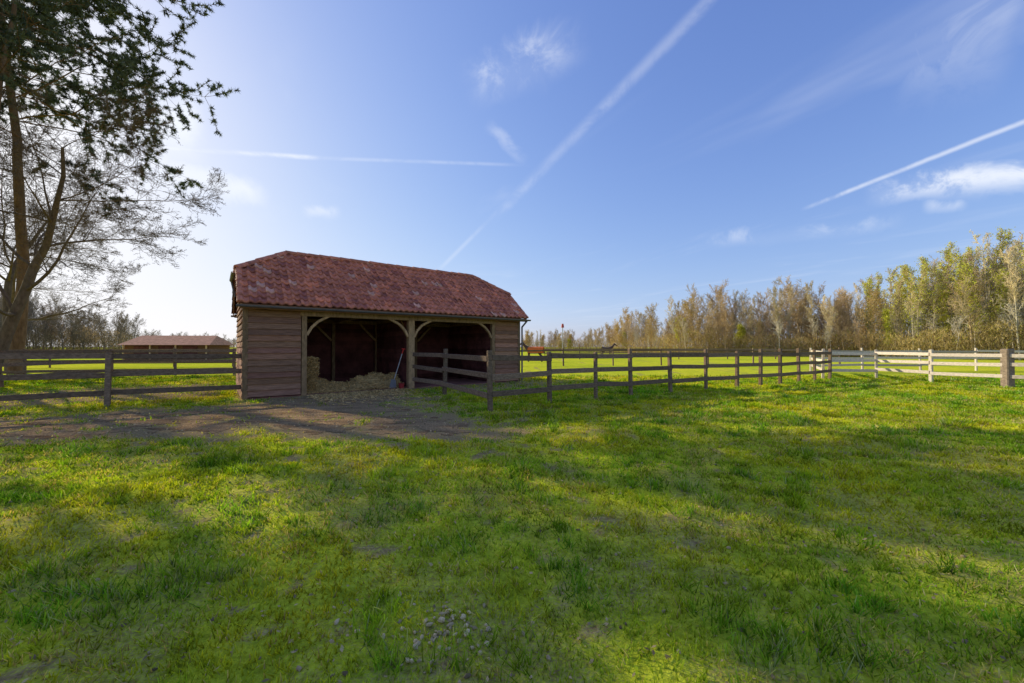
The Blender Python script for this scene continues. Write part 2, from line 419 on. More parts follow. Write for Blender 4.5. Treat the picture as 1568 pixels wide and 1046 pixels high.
def pantiles(name,org,xd,sd_,W,S,cuts,seed,tw=.215,rw=.272):
    org=np.array(org);xd=np.array(xd,float);sd_=np.array(sd_,float);nd=np.cross(xd,sd_);nd/=np.linalg.norm(nd)
    if nd[2]<0: nd=-nd
    r=np.random.default_rng(seed)
    nc=int(math.ceil(W/tw));nr=int(math.ceil(S/rw))
    Vs=[];Fs=[];Cs=[];n=0;K=9
    t=np.linspace(0,1,K)
    prof=.070*(.5+.5*np.cos(2*np.pi*(t-.18)))**1.5
    for j in range(nr):
        for i in range(nc):
            tilt=r.normal(0,.004);lift=r.normal(0,.005)
            x=(i+t)*tw
            base=r.choice([0,1,2,3],p=[.66,.17,.13,.04])
            patch=.85+.35*float(fbm(i*.12+seed*5,j*.2,seed,3))
            c=np.array([(1,1,1),(.72,.66,.75),(1.2,1.15,1.05),(1.25,1.9,2.4)][base])*r.uniform(.82,1.15)*patch  # the rare palest tiles have a roof glint painted into their colour
            rows=[(j*rw-.012,.0),(j*rw-.012,.042),(j*rw+.5*rw,.021),((j+1)*rw+.0,.002)]
            for(s,hh)in rows:
                h=prof+hh+lift+tilt*(t-.5)*4
                if hh==0:h=prof*.6-.012
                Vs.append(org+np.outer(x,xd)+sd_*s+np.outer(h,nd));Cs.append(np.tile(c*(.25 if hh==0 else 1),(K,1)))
            for q in range(3):
                for k in range(K-1):
                    a=n+q*K+k;Fs.append((a,a+1,a+K+1,a+K))
            n+=4*K
    V=np.concatenate(Vs);C=np.concatenate(Cs)
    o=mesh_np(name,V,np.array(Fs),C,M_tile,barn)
    bm=bmesh.new();bm.from_mesh(o.data)
    for(pc_,pn)in cuts:
        bmesh.ops.bisect_plane(bm,geom=bm.verts[:]+bm.edges[:]+bm.faces[:],plane_co=pc_,plane_no=pn,clear_outer=True)
    bm.to_mesh(o.data);bm.free()
    return o
cs,sn=math.cos(math.atan(SL)),math.sin(math.atan(SL))
slope_len=(RV-EV)/cs
hx,hy=ridL+.12,1.02
pantiles("roof_tiles_south",(-.12,-.36,roofz(-.36)-.005),(1,0,0),(0,cs,sn),10.2,slope_len+.08,[((ridL,2,0),(-hy,hx,0)),((ridR,2,0),(hy,hx,0)),((0,2,0),(0,1,0)),((10.08,0,0),(1,0,0))],1)
pantiles("roof_tiles_north",(-.12,4.36,roofz(-.36)-.005),(1,0,0),(0,-cs,sn),10.2,slope_len+.08,[((ridL,2,0),(-hy,-hx,0)),((ridR,2,0),(hy,-hx,0)),((0,2,0),(0,-1,0)),((10.08,0,0),(1,0,0))],2)
hs=(4.70-3.85)/hx;hc,hn=math.cos(math.atan(hs)),math.sin(math.atan(hs))
pantiles("roof_tiles_west_hip",(-.16,.9,3.85-.02),(0,1,0),(hc,0,hn),2.2,1.8,[((ridL,2,0),(hy,-hx,0)),((ridL,2,0),(hy,hx,0))],3)
pantiles("roof_tiles_east_hip",(10.12,.9,3.85-.02),(0,1,0),(-hc,0,hn),2.2,1.8,[((ridR,2,0),(-hy,-hx,0)),((ridR,2,0),(-hy,hx,0))],4)
mb=MB()
def caps(a,b,r=.105):
    a=Vector(a);b=Vector(b);Lh=(b-a).length;d=(b-a).normalized();n=max(1,round(Lh/.36));st=Lh/n
    sd=d.cross(Vector((0,0,1))).normalized();up=sd.cross(d)
    for i in range(n):
        jz=Vector((0,0,rr.uniform(-.008,.008)))
        p0=a+d*(i*st-.02)+jz;p1=a+d*((i+1)*st+.02)+jz;c=rr.uniform(.7,1.15)
        vs=[]
        for p,q in((p0,r*1.1),(p1,r*.93)):
            for k in range(9):
                t=math.pi*(k/8)*1.1-.05*math.pi;vs.append(p+sd*math.cos(t)*q+up*math.sin(t)*q*.9)
        fs=[(k,k+1,9+k+1,9+k) for k in range(8)]+[tuple(range(9)),tuple(range(17,8,-1))]
        mb.add(vs,fs,(c,c,c))
caps((ridL,2,4.72),(ridR,2,4.72))
for vv in(.98,3.02):
    caps((-.14,vv,3.88),(ridL,2,4.72));caps((10.10,vv,3.88),(ridR,2,4.72))
    e=-.33 if vv<2 else 4.33
    for uu in(-.10,10.06): caps((uu,e,roofz(-.33)+.0),(uu,vv,3.86),.085)
mb.obj("ridge_caps",M_tile,barn)
mb=MB()
mb.box(-.1,10.06,-.33,-.305,2.57,2.70,col(.8))
mb.box(-.1,10.06,4.305,4.33,2.57,2.70,col(.8))
for uu in(-.13,10.07):
    for a,b in(((uu,-.3,roofz(-.3)-.08),(uu,.98,roofz(.98)-.08)),((uu,4.3,roofz(-.3)-.08),(uu,3.02,roofz(.98)-.08))): mb.beam(a,b,.03,.16,col(.8))
    mb.beam((uu,.98,3.77),(uu,3.02,3.77),.03,.14,col(.8))
mb.obj("barge_boards",M_siding,barn)
mb=MB()
def gutter(a,b,r=.065):
    a=Vector(a);b=Vector(b);d=(b-a).normalized();sd=d.cross(Vector((0,0,1))).normalized();vs=[]
    for rad in(r,r-.01):
        for p in(a,b):
            for k in range(9):
                t=math.pi*k/8;vs.append(p+sd*math.cos(t)*rad-Vector((0,0,1))*math.sin(t)*rad)
    fs=[]
    for g in(0,18):
        fs+=[(g+k,g+k+1,g+9+k+1,g+9+k) for k in range(8)]
    mb.add(vs,fs,(1,1,1))
gutter((-.2,-.40,2.66),(10.2,-.40,2.66));gutter((-.2,4.40,2.66),(10.2,4.40,2.66))
gutter((-.22,.95,3.77),(-.22,3.05,3.77));gutter((10.18,.95,3.77),(10.18,3.05,3.77))
mb.tube((10.02,-.40,2.60),(9.97,-.12,2.35),.038,.038);mb.tube((9.97,-.12,2.36),(9.97,-.12,.05),.038,.038)
mb.tube((-.22,2.9,3.7),(-.12,2.9,3.2),.035,.035);
mb.obj("gutters",M_zinc,barn)
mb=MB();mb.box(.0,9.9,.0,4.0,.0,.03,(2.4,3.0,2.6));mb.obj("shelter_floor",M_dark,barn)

def straw_obj(name,gen,n,seed,ln=.10,parent=None):
    g=np.random.default_rng(seed);c=gen(g,n)
    d=g.normal(0,1,(n,3));d[:,2]*=.35;d/=np.linalg.norm(d,axis=1)[:,None];d*=g.uniform(.4,1.2,n)[:,None]*ln
    w=np.cross(d,g.normal(0,1,(n,3)));w/=np.linalg.norm(w,axis=1)[:,None];w*=.007
    V=np.stack([c-d-w,c-d+w,c+d+w,c+d-w],1).reshape(-1,3)
    k=g.uniform(.5,1.4,n)[:,None]*np.ones(3)
    return mesh_np(name,V,np.arange(4*n).reshape(n,4),np.repeat(k,4,0),M_straw,parent)
def hprof(u,v):
    return .34*np.exp(-((v-1.0)/.6)**2)*(.15+1.5*fbm(u*1.3,v*1.3,5,3)**1.3)*np.where(u>3.2,1.4,1)
def heap(g,n):
    u=g.uniform(1.62,4.75,n);v=g.uniform(.15,1.9,n)
    return np.stack([u,v,.035+hprof(u,v)*g.uniform(.3,1,n)],1)
st=empty("straw_heap",BO,BA);straw_obj("straw_stalks",heap,16000,1,.09,st)
def spill(g,n):
    u=g.uniform(1.6,4.8,n);v=-np.abs(g.normal(0,1.1,n))
    return np.stack([u,v,.015+g.uniform(0,.01,n)],1)
straw_obj("spilt_stalks",spill,3200,8,.05,st)
us=np.linspace(1.62,4.75,50);vs=np.linspace(.25,1.9,26);UU,VV=np.meshgrid(us,vs)
mesh_np("heap_core",np.stack([UU.ravel(),VV.ravel(),(.034+hprof(UU,VV)*.9).ravel()],1),gridf(26,50),np.ones((1300,3))*.8,M_straw,st)
bs=empty("straw_bale_stack",BO,BA)
mb=MB()
for k in range(3):
    o=rr.uniform(-.03,.03);mb.box(1.66+o,1.94+o,.35,1.15,.04+k*.36,.39+k*.36,rr.uniform(.6,.8))
mb.obj("bales",M_straw,bs,bevel=.03)
def bal(g,n):
    u=g.uniform(1.62,1.98,n);v=g.uniform(.31,1.19,n);z=g.uniform(.05,1.13,n);q=g.integers(0,3,n)
    u=np.where(q==0,np.where(g.random(n)>.5,1.64,1.97),u);v=np.where(q==1,.34,v);z=np.where(q==2,1.12,z)
    return np.stack([u,v,z],1)
straw_obj("bale_stalks",bal,4000,4,.07,bs)

sh=empty("stable_shovel",BO,BA);mb=MB()
mb.tube((4.40,.15,.30),(4.72,.10,1.38),.017,.015,8,(.45,.42,.4));mb.tube((4.68,.105,1.25),(4.73,.10,1.42),.022,.022,8,(.55,.03,.02))
mb.tube((4.66,.10,1.43),(4.80,.10,1.41),.02,.02,8,(.55,.03,.02))
mb.hexa([(4.22,.13,.04),(4.48,.13,.04),(4.50,.16,.04),(4.24,.16,.04),(4.30,.13,.36),(4.47,.13,.32),(4.48,.16,.32),(4.31,.16,.36)],(.2,.19,.19))
mb.obj("shovel_body",M_paint,sh,bevel=.005)
bk=empty("feed_bucket",BO,BA);mb=MB();mb.tube((4.62,.0,.03),(4.62,.0,.2),.08,.10,14,(.35,.03,.03));mb.tube((4.62,.0,.2),(4.62,.0,.22),.11,.11,14,(.25,.03,.02));mb.obj("bucket_body",M_paint,bk)

# ------------------------------------------------------------------ fences
def fence(name,pts,hts=(1.27,.80,.34),H=1.38,mat=M_fence,pw=.10,rw=.13,side=-1,posts=None,seed=0):
    r=random.Random(seed);e=empty(name);mb=MB();mr_=MB()
    for k,(x,y) in enumerate(pts):
        if posts is not None and not posts[k]:continue
        a=pts[max(0,k-1)];b=pts[min(len(pts)-1,k+1)];d=Vector((b[0]-a[0],b[1]-a[1],0)).normalized();s=Vector((-d.y,d.x,0))
        h=H+r.uniform(-.04,.06);w=pw*r.uniform(.9,1.1)/2;c=r.uniform(.75,1.2);le=Vector((r.gauss(0,.02),r.gauss(0,.02),0))
        b0=Vector((x,y,-.1))
        q=[b0-d*w-s*w,b0+d*w-s*w,b0+d*w+s*w,b0-d*w+s*w]
        mb.hexa(q+[p+Vector((0,0,h+.1))+le for p in q],(c,c,c*.97))
    for k in range(len(pts)-1):
        a=Vector((*pts[k],0));b=Vector((*pts[k+1],0));d=(b-a).normalized();s=Vector((-d.y,d.x,0))*side*(pw/2+.022)
        for h in hts:
            c=r.uniform(.7,1.25);dz0,dz1=r.gauss(0,.018),r.gauss(0,.018)
            mr_.beam(a+s+Vector((0,0,h+dz0))+d*.003,b+s+Vector((0,0,h+dz1))-d*.003,.036,rw,(c,c,c))
    mb.obj("posts",mat,e,bevel=.01);mr_.obj("rails",mat,e,bevel=.006);return e
fence("wooden_fence",[(-7.72,11.2),(-10.0,9.7),(-12.6,8.2),(-15.2,6.7),(-17.8,5.2)],posts=[0,1,1,1,1],seed=1)
fence("wooden_fence",[(-3.42,13.8),(-2.1,12.2),(-.5,9.05)],posts=[0,1,1],seed=2,hts=(1.22,.82,.38))
line=[(-.5,9.05),(1.0,10.4),(2.4,11.25),(3.65,12.05),(5.15,12.75),(6.7,13.55),(8.2,14.3),(9.5,15.0),(10.7,15.65),(12.0,16.4),(13.2,17.1),(14.5,17.9)]
fence("wooden_fence",line,posts=[0]+[1]*11,seed=3,hts=(1.22,.82,.40))
fence("white_fence",[(14.5,18.1),(17.0,18.3),(17.3,16.2),(18.15,14.35),(19.0,12.6)],hts=(1.18,.85,.42),mat=M_white,posts=[0,1,1,0,1],seed=4)
mb=MB();mb.box(18.02,18.3,14.25,14.5,-.1,1.42,(1.2,1.35,1.5));ge=empty("gate_post");mb.obj("post_body",M_fence,ge,bevel=.03)
fence("white_fence",[(14.5,18.3),(17.5,23),(21.0,23.5),(25,24),(29,24.5),(33,25),(38,25.6)],hts=(1.2,.8,.4),mat=M_white,seed=5)
fence("wooden_fence",[(-26,17.5),(-23,18.5),(-19.6,19.2),(-17,19.8),(-14.3,20.2),(-11.6,20.8),(-9,21.3)],seed=6)
fence("wooden_fence",[(-44,27),(-38,27.5),(-33,28),(-29,28.4),(-25,29),(-21,29.5),(-17,30),(-12,31)],seed=7)
fence("wooden_fence",[(-24,11.6),(-21.5,12.6),(-19.2,14.4),(-19.6,19.2)],seed=8)
fence("wooden_fence",[(0.5,30),(4,30.5),(8,31),(12,31.5),(16,32),(20,32.5),(24,33),(28,33.5)],seed=9,hts=(1.2,.75))
fence("wooden_fence",[(2,46),(8,46.3),(14,46.6),(20,47),(26,47.3),(32,47.6)],seed=10,hts=(1.2,.75))

fs=empty("stable_block",(-44.5,45,0),R(6))
mb=MB();mb.box(0,9,0,4,0,1.75,(.5,.45,.4))
mb.obj("walls",M_siding,fs)
mb=MB();
for a in(1.0,3.6,6.2): mb.box(a,a+1.6,-.05,-.01,.1,1.6,(1,1,1))
mb.obj("stall_openings",M_dark,fs)
mb=MB();mb.add([(-.4,-.5,1.7),(9.4,-.5,1.7),(8.7,2,2.85),(.3,2,2.85),(-.4,4.5,1.7),(9.4,4.5,1.7)],[(0,1,2,3),(5,4,3,2),(4,0,3),(1,5,2)],(1,1,1))
mb.obj("roof",M_tile2,fs)
mb=MB()
for a in(.1,2.9,5.6,8.9): mb.box(a-.06,a+.06,-.35,-.23,0,1.72,(1.6,1.6,1.6))
mb.obj("posts",M_timber,fs)
fp=empty("signal_pole",(5.3,41,0));mb=MB();mb.tube((0,0,0),(0,0,3.6),.05,.04,8,(.45,.42,.4));mb.tube((0,0,3.5),(0,0,3.9),.16,.10,10,(.45,.05,.03));mb.obj("pole_body",M_paint,fp)

def horse(name,loc,rz,coat,rug):
    e=empty(name,loc,rz)
    J=[((0,0,1.2),.27),((.45,0,1.18),.26),((.85,0,1.22),.25),((1.1,0,1.3),.2),((1.4,0,1.6),.14),((1.62,0,1.85),.11),((1.80,0,1.78),.09),((2.05,0,1.55),.06),((-.25,0,1.22),.24)]
    Ed=[(0,1),(1,2),(2,3),(3,4),(4,5),(5,6),(6,7),(0,8)]
    def chain(root,pts):
        prev=root
        for p,r_ in pts: J.append((p,r_));Ed.append((prev,len(J)-1));prev=len(J)-1
    for s in(-1,1):
        chain(3,[((1.0,.15*s,1.0),.12),((.98,.16*s,.58),.065),((1.0,.16*s,.15),.045),((1.04,.16*s,.03),.06)])
        chain(8,[((-.2,.16*s,.98),.15),((-.08,.17*s,.78),.1),((-.38,.17*s,.5),.055),((-.32,.17*s,.14),.045),((-.28,.17*s,.03),.06)])
        chain(5,[((1.6,.06*s,1.98),.025)])
    chain(8,[((-.48,0,1.2),.06),((-.6,0,.85),.05),((-.6,0,.5),.02)])
    me=bpy.data.meshes.new("body");me.from_pydata([j[0] for j in J],Ed,[]);o=bpy.data.objects.new("body",me);link(o,e)
    mo=o.modifiers.new("skin",'SKIN')
    for k,j in enumerate(J):
        me.skin_vertices[0].data[k].radius=(j[1],j[1])
    me.skin_vertices[0].data[0].use_root=True
    s=o.modifiers.new("sub",'SUBSURF');s.levels=1;s.render_levels=1
    mt=vcol_mat(name+"_coat",coat,.6,(3,3,3),.15,0)
    nt=mt.node_tree
    for nn in list(nt.nodes):
        if nn.type=='VERTEX_COLOR':
            l=nn.outputs[0].links[0].to_socket;nt.nodes.remove(nn);l.default_value=(1,1,1)
    me.materials.append(mt)
    if rug:
        mb=MB();K=13;us=[-.48,-.3,0,.4,.8,1.05];vs=[]
        for q,u in enumerate(us):
            for k in range(K):
                t=math.pi*(1.25*k/(K-1)-.125);vs.append((u,math.cos(t)*.33,1.17+math.sin(t)*.33-(0.12 if k in(0,K-1) else 0)))
        f=[(q*K+k,q*K+k+1,(q+1)*K+k+1,(q+1)*K+k) for q in range(len(us)-1) for k in range(K-1)]
        mb.add(vs,f,rug);mb.obj("rug",M_paint,e,smooth=True)
horse("horse",(2.6,38,0),R(165),(.10,.05,.03),(.75,.16,.02))
horse("horse",(12.2,52,0),R(20),(.09,.05,.035),None)

# ------------------------------------------------------------------ trees
def vrand(r,s): return Vector((r.gauss(0,s),r.gauss(0,s),r.gauss(0,s)))
def grow(segs,r,p,d,Lh,rad,lvl,mx,par):
    n=par['n'][lvl];st=Lh/n;R0=rad
    for i in range(n):
        d=(d+vrand(r,par['wig'][lvl])+Vector((0,0,par['up'][lvl]))).normalized()
        q=p+d*st;r1=max(R0*(1-(i+1)/n*par['tap'][lvl]),par['rmin'])
        segs.append((p,q,rad,r1,lvl));
        if lvl<mx and i+1>=par['start'][lvl]:
            k=par['kids'][lvl];k=int(k)+(r.random()<k-int(k))
            for _ in range(k):
                ax=d.cross(vrand(r,1)).normalized();ang=R(r.uniform(*par['ang'][lvl]))
                nd=(Matrix.Rotation(ang,3,ax)@d)
                if nd.z<par['minz']:nd.z=par['minz']+.1;nd.normalize()
                rem=(1-.5*(i/n))
                grow(segs,r,q,nd,Lh*par['ratio'][lvl]*rem*r.uniform(.7,1.15),max(r1*par['rr'][lvl],par['rmin']),lvl+1,mx,par)
        p=q;rad=r1
def prisms(segs,ns=3):
    P0=np.array([s[0] for s in segs]);P1=np.array([s[1] for s in segs]);A=np.array([s[2] for s in segs]);B=np.array([s[3] for s in segs])
    D=P1-P0;D/=np.linalg.norm(D,axis=1)[:,None]+1e-9
    up=np.where(np.abs(D[:,2:3])<.9,np.array([[0,0,1.]]),np.array([[1.,0,0]]))
    X=np.cross(D,up);X/=np.linalg.norm(X,axis=1)[:,None];Y=np.cross(D,X)
    n=len(segs);V=np.zeros((n,2*ns,3))
    for k in range(ns):
        t=2*np.pi*k/ns;o=X*np.cos(t)+Y*np.sin(t)
        V[:,k]=P0+o*A[:,None];V[:,ns+k]=P1+o*B[:,None]
    b=(np.arange(n)*2*ns)[:,None]
    F=np.concatenate([np.concatenate([b+k,b+(k+1)%ns,b+ns+(k+1)%ns,b+ns+k],1) for k in range(ns)])
    return V.reshape(-1,3),F
def tree_mesh(name,segs,mat,colr=(1,1,1),parent=None):
    big=[s for s in segs if s[2]>.035];sm=[s for s in segs if s[2]<=.035]
    V1,F1=prisms(big,8);V2,F2=prisms(sm,3)
    V=np.concatenate([V1,V2]);F=np.concatenate([F1,F2+len(V1)])
    return mesh_np(name,V,F,np.tile(np.array(colr),(len(V),1)),mat,parent,smooth=True)

OAK=dict(n=[10,8,6,5,4,3],wig=[.09,.12,.16,.2,.25,.3],up=[.05,.02,.01,.0,-.01,.0],tap=[.8,.85,.85,.9,.9,.6],start=[3,2,1,1,1,1],kids=[1.8,1.5,1.45,1.5,1.5,0],ang=[(45,80),(30,60),(28,60),(28,60),(25,60),(20,50)],ratio=[.72,.52,.50,.52,.6,.5],rr=[.40,.5,.55,.6,.6,.6],rmin=.0055,minz=-.3)
def bare_tree(name,loc,seed,H,rad,lean=(0,0,1),lv=5,rz=0):
    r=random.Random(seed);segs=[];grow(segs,r,Vector((0,0,-.2)),Vector(lean).normalized(),H,rad,0,lv,OAK)
    if len(segs)>85000:
        keep=[s for s in segs if s[4]<5];tw=[s for s in segs if s[4]>=5];r.shuffle(tw);segs=keep+tw[:60000]
    e=empty(name,loc,rz);o=tree_mesh("trunk_and_branches",segs,M_bark,(1,1,1),e);return e,o
def pine_parts(seed,H,rad,base_z,reach):
    r=random.Random(seed);segs=[];tips=[]
    p=Vector((0,0,-.2));d=Vector((0,0,1));n=26
    pts=[]
    for i in range(n):
        d=(d+vrand(r,.04)+Vector((0,0,.1))).normalized();q=p+d*(H/n);segs.append((p,q,rad*(1-i/n*.85),rad*(1-(i+1)/n*.85),0));pts.append((q,rad*(1-(i+1)/n*.85)));p=q
    for(q,rd)in pts:
        if q.z<base_z:continue
        f=(q.z-base_z)/(H-base_z)
        for _ in range(r.choice([2,3,3])):
            a=r.uniform(0,6.283);Lb=reach*(.45+.75*math.sin(math.pi*min(1,f*.75+.25)))*r.uniform(.5,1.1)
            dd=Vector((math.cos(a),math.sin(a),r.uniform(-.2,.5)+f*.4)).normalized();b=q.copy();nb=7;rb=max(rd*.3,.025)
            for j in range(nb):
                dd=(dd+vrand(r,.17)+Vector((0,0,-.03 if j<4 else .04))).normalized();c=b+dd*(Lb/nb)
                segs.append((b,c,rb*(1-j/nb*.8),rb*(1-(j+1)/nb*.8),1))
                if j>=2:
                    for _2 in range(3):
                        sd_=(Matrix.Rotation(R(r.uniform(35,80)),3,dd.cross(vrand(r,1)).normalized())@dd);sd_.z*=.5;sd_.normalize()
                        Ls=Lb*.26*r.uniform(.4,1.1);x=c.copy()
                        for k in range(3):
                            sd_=(sd_+vrand(r,.28)+Vector((0,0,.05))).normalized();y=x+sd_*(Ls/3);segs.append((x,y,.010,.007,2));
                            if k>0: tips.append((tuple(x),tuple(y)))
                            for _3 in range(2):
                                t=(sd_+vrand(r,.7)).normalized()*r.uniform(.10,.30);segs.append((y,y+t,.006,.004,3));tips.append((tuple(y+t*.4),tuple(y+t)))
                            x=y
                b=c
    return segs,tips
def pine_tree(name,loc,seed,H=16,rad=.27,base_z=7.5,reach=4.2,npt=34,rz=0):
    segs,tips=pine_parts(seed,H,rad,base_z,reach);e=empty(name,loc,rz)
    tree_mesh("trunk_and_branches",segs,M_bark,(1.2,1.0,.85),e)
    g=np.random.default_rng(seed);A=np.array([t[0] for t in tips]);B=np.array([t[1] for t in tips]);n=len(A)*npt
    idx=np.repeat(np.arange(len(A)),npt);t=g.random(n)[:,None];c=A[idx]*(1-t)+B[idx]*t
    ax=B[idx]-A[idx];ax/=np.linalg.norm(ax,axis=1)[:,None]+1e-6
    d=ax*.5+g.normal(0,.75,(n,3));d[:,2]+=.15;d/=np.linalg.norm(d,axis=1)[:,None];d*=g.uniform(.10,.19,n)[:,None]
    w=np.cross(d,g.normal(0,1,(n,3)));w/=np.linalg.norm(w,axis=1)[:,None];w*=.015
    V=np.stack([c-w,c+w,c+d],1).reshape(-1,3)
    k=(g.uniform(.6,1.4,n)*g.uniform(.6,1.4,len(A))[idx])[:,None]*np.array([.12,.14,.09])
    mesh_np("needles",V,np.arange(3*n).reshape(n,3),np.repeat(k,3,0),M_needle,e)
    return e
def copy_tree(src,name,loc,rz,sc=1):
    e=empty(name,loc,rz);e.scale=(sc,sc,sc)
    for ch in src.children:
        o=bpy.data.objects.new(ch.name,ch.data);link(o,e)
    return e
pine=pine_tree("pine_tree",(-18.4,14.0,0),5,18.5,.19,8.9,4.9)
copy_tree(pine,"pine_tree",(-22,8.2,0),4.0,1.0)  # out of frame, added to shade the near-left grass
copy_tree(pine,"pine_tree",(-23.4,11.8,0),1.2,1.0)  # unseen copy, added for shade over the lower-left foreground
copy_tree(pine,"pine_tree",(-25.4,20.0,0),2.7,1.42)
copy_tree(pine,"pine_tree",(-27.5,13.0,0),5.3,1.3)  # unseen, added to deepen the shadow at lower left
copy_tree(pine,"pine_tree",(-25.5,9.0,0),3.1,1.1)  # another off-frame copy, added to thicken that shadow
copy_tree(pine,"pine_tree",(-32.5,19.5,0),0.6,1.7)  # almost wholly out of frame, added to shade the foreground further right
oak,_=bare_tree("oak_tree",(-21.4,16,0),4,10.5,.24,(.22,0,1))
copy_tree(oak,"oak_tree",(-30,23.5,0),2.4,1.15)

# -------- distant woodland
FAR=dict(n=[11,5,4,3],wig=[.04,.12,.2,.25],up=[.05,.14,.10,.06],tap=[.9,.85,.8,.6],start=[3,1,1,1],kids=[2.3,1.6,2.1,0],ang=[(22,52),(25,50),(25,55),(20,50)],ratio=[.35,.50,.55,.5],rr=[.42,.5,.6,.6],rmin=.0125,minz=-.1)
BIR=dict(FAR);BIR['ang']=[(16,36),(20,42),(25,55),(20,50)];BIR['ratio']=[.22,.5,.55,.5];BIR['start']=[4,1,1,1];BIR['n']=[15,5,4,3];BIR['kids']=[1.8,1.5,1.8,0];BIR['wig']=[.03,.12,.2,.25]
def mkvar(seed,rad,par):
    segs=[];grow(segs,random.Random(seed),Vector((0,0,0)),Vector((0,0,1)),10,rad,0,3,par);V,F=prisms(segs,3)
    k=10/V[:,2].max();return (V*k,F,np.array([s_[1] for s_ in segs if s_[4]>=2])*k)
vari=[mkvar(100+s,.13,FAR) for s in range(8)]
bvari=[mkvar(200+s,.085,BIR) for s in range(8)]
def forest(name,trees,seed):
    r=random.Random(seed);g=np.random.default_rng(seed);VV=[];FF=[];CC=[];n=0;LV=[];LC=[]
    for(x,y,h,kind,c,la,lc)in trees:
        V,F,T=r.choice(vari if kind=='t' else bvari)
        a=r.uniform(0,6.28);ca,sa=math.cos(a),math.sin(a);k=h/10;kw=k*r.uniform(.8,1.15)
        lx,ly=r.gauss(0,.03),r.gauss(0,.03)
        M=np.array([[ca*kw,-sa*kw,lx*k],[sa*kw,ca*kw,ly*k],[0,0,k]])
        W=V@M.T+np.array([x,y,0]);VV.append(W);FF.append(F+n);n+=len(V)
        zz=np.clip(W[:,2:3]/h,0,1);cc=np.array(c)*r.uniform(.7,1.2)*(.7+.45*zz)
        if kind=='b': cc=np.where(zz<.5,np.array([.66,.57,.43])*r.uniform(.7,1.1),cc)
        CC.append(cc)
        if la>0:
            m_=int(len(T)*la);t=T[g.integers(0,len(T),m_)]@M.T+np.array([x,y,0])+g.normal(0,.16,(m_,3))
            s=g.uniform(.03,.085,m_)[:,None]
            d1=g.normal(0,1,(m_,3));d1/=np.linalg.norm(d1,axis=1)[:,None];d2=np.cross(d1,g.normal(0,1,(m_,3)));d2/=np.linalg.norm(d2,axis=1)[:,None]
            LV.append(np.stack([t-d1*s,t+d2*s,t+d1*s,t-d2*s],1).reshape(-1,3))
            LC.append(np.repeat(np.array(lc)*g.uniform(.6,1.3,m_)[:,None],4,0))
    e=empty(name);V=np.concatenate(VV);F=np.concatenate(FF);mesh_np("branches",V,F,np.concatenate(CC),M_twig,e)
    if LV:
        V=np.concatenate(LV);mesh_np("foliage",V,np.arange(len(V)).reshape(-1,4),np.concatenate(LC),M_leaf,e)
    return e
tan=(.60,.44,.24);gry=(.50,.41,.28);brn=(.48,.33,.18);ygr=(.62,.64,.10);dgr=(.08,.11,.04)
def interp(x,tab): return float(np.interp(x,[t[0] for t in tab],[t[1] for t in tab]))
TOP=[(800,508),(850,500),(900,504),(930,490),(945,472),(1000,466),(1030,462),(1045,435),(1070,426),(1110,432),(1150,444),(1180,440),(1215,416),(1250,428),(1270,426),(1320,436),(1340,408),(1380,406),(1400,388),(1450,366),(1500,350),(1568,348),(1750,340)]
ZD=[(800,125),(930,100),(1000,82),(1045,66),(1200,62),(1330,55),(1400,50),(1500,46),(1750,40)]
r=random.Random(5);tr=[]
az=805.0
while az<1690:
    Z=interp(az,ZD)
    for row in range(6):
        zz=Z+row*3.4+r.uniform(-2,2);s=(az+r.uniform(-14,14)-784)/600
        h=(531-interp(az,TOP))/600*zz+1.5
        h*=r.uniform(.5,.94) if row!=1 else r.uniform(.86,1.04)
        pb=.72 if az>1335 else .28
        if r.random()<pb:
            tr.append((s*zz,zz,h,'b',(.60,.48,.28),r.choice([0,0,.15,.35,.6]) if az>1335 else 0,ygr))
        else:
            q=r.random()
            if q<.06 and az>1040 and az<1340: tr.append((s*zz,zz,h*.88,'t',brn,3.5,dgr))
            elif q<.22: tr.append((s*zz,zz,h,'t',tan,.3,(.50,.36,.13)))
            elif q<.30: tr.append((s*zz,zz,h*.6,'t',tan,.8,(.52,.52,.08)))
            else: tr.append((s*zz,zz,h,'t',r.choice([tan,gry,brn]),0,ygr))
    az+=18 if az>1040 else 13
forest("woodland",tr,1)
tr=[]
TL=[(-400,400),(-100,430),(0,436),(60,446),(110,460),(160,468),(200,482),(215,504),(300,508),(380,510),(800,510)]
ZL=[(-400,50),(0,56),(190,62),(215,120),(800,125)]
az=-220.0
while az<800:
    Z=interp(az,ZL)
    for row in range(5):
        zz=Z+row*4+r.uniform(-1.5,1.5);s=(az+r.uniform(-12,12)-784)/600
        h=(531-interp(az,TL))/600*zz+1.5
        tr.append((s*zz,zz,h*r.uniform(.6,1.05),'t',r.choice([(.34,.27,.18),(.30,.24,.17),(.37,.26,.15)]),0,ygr))
    az+=(18 if az<215 else 13) if az<380 else 24
forest("treeline",tr,2)
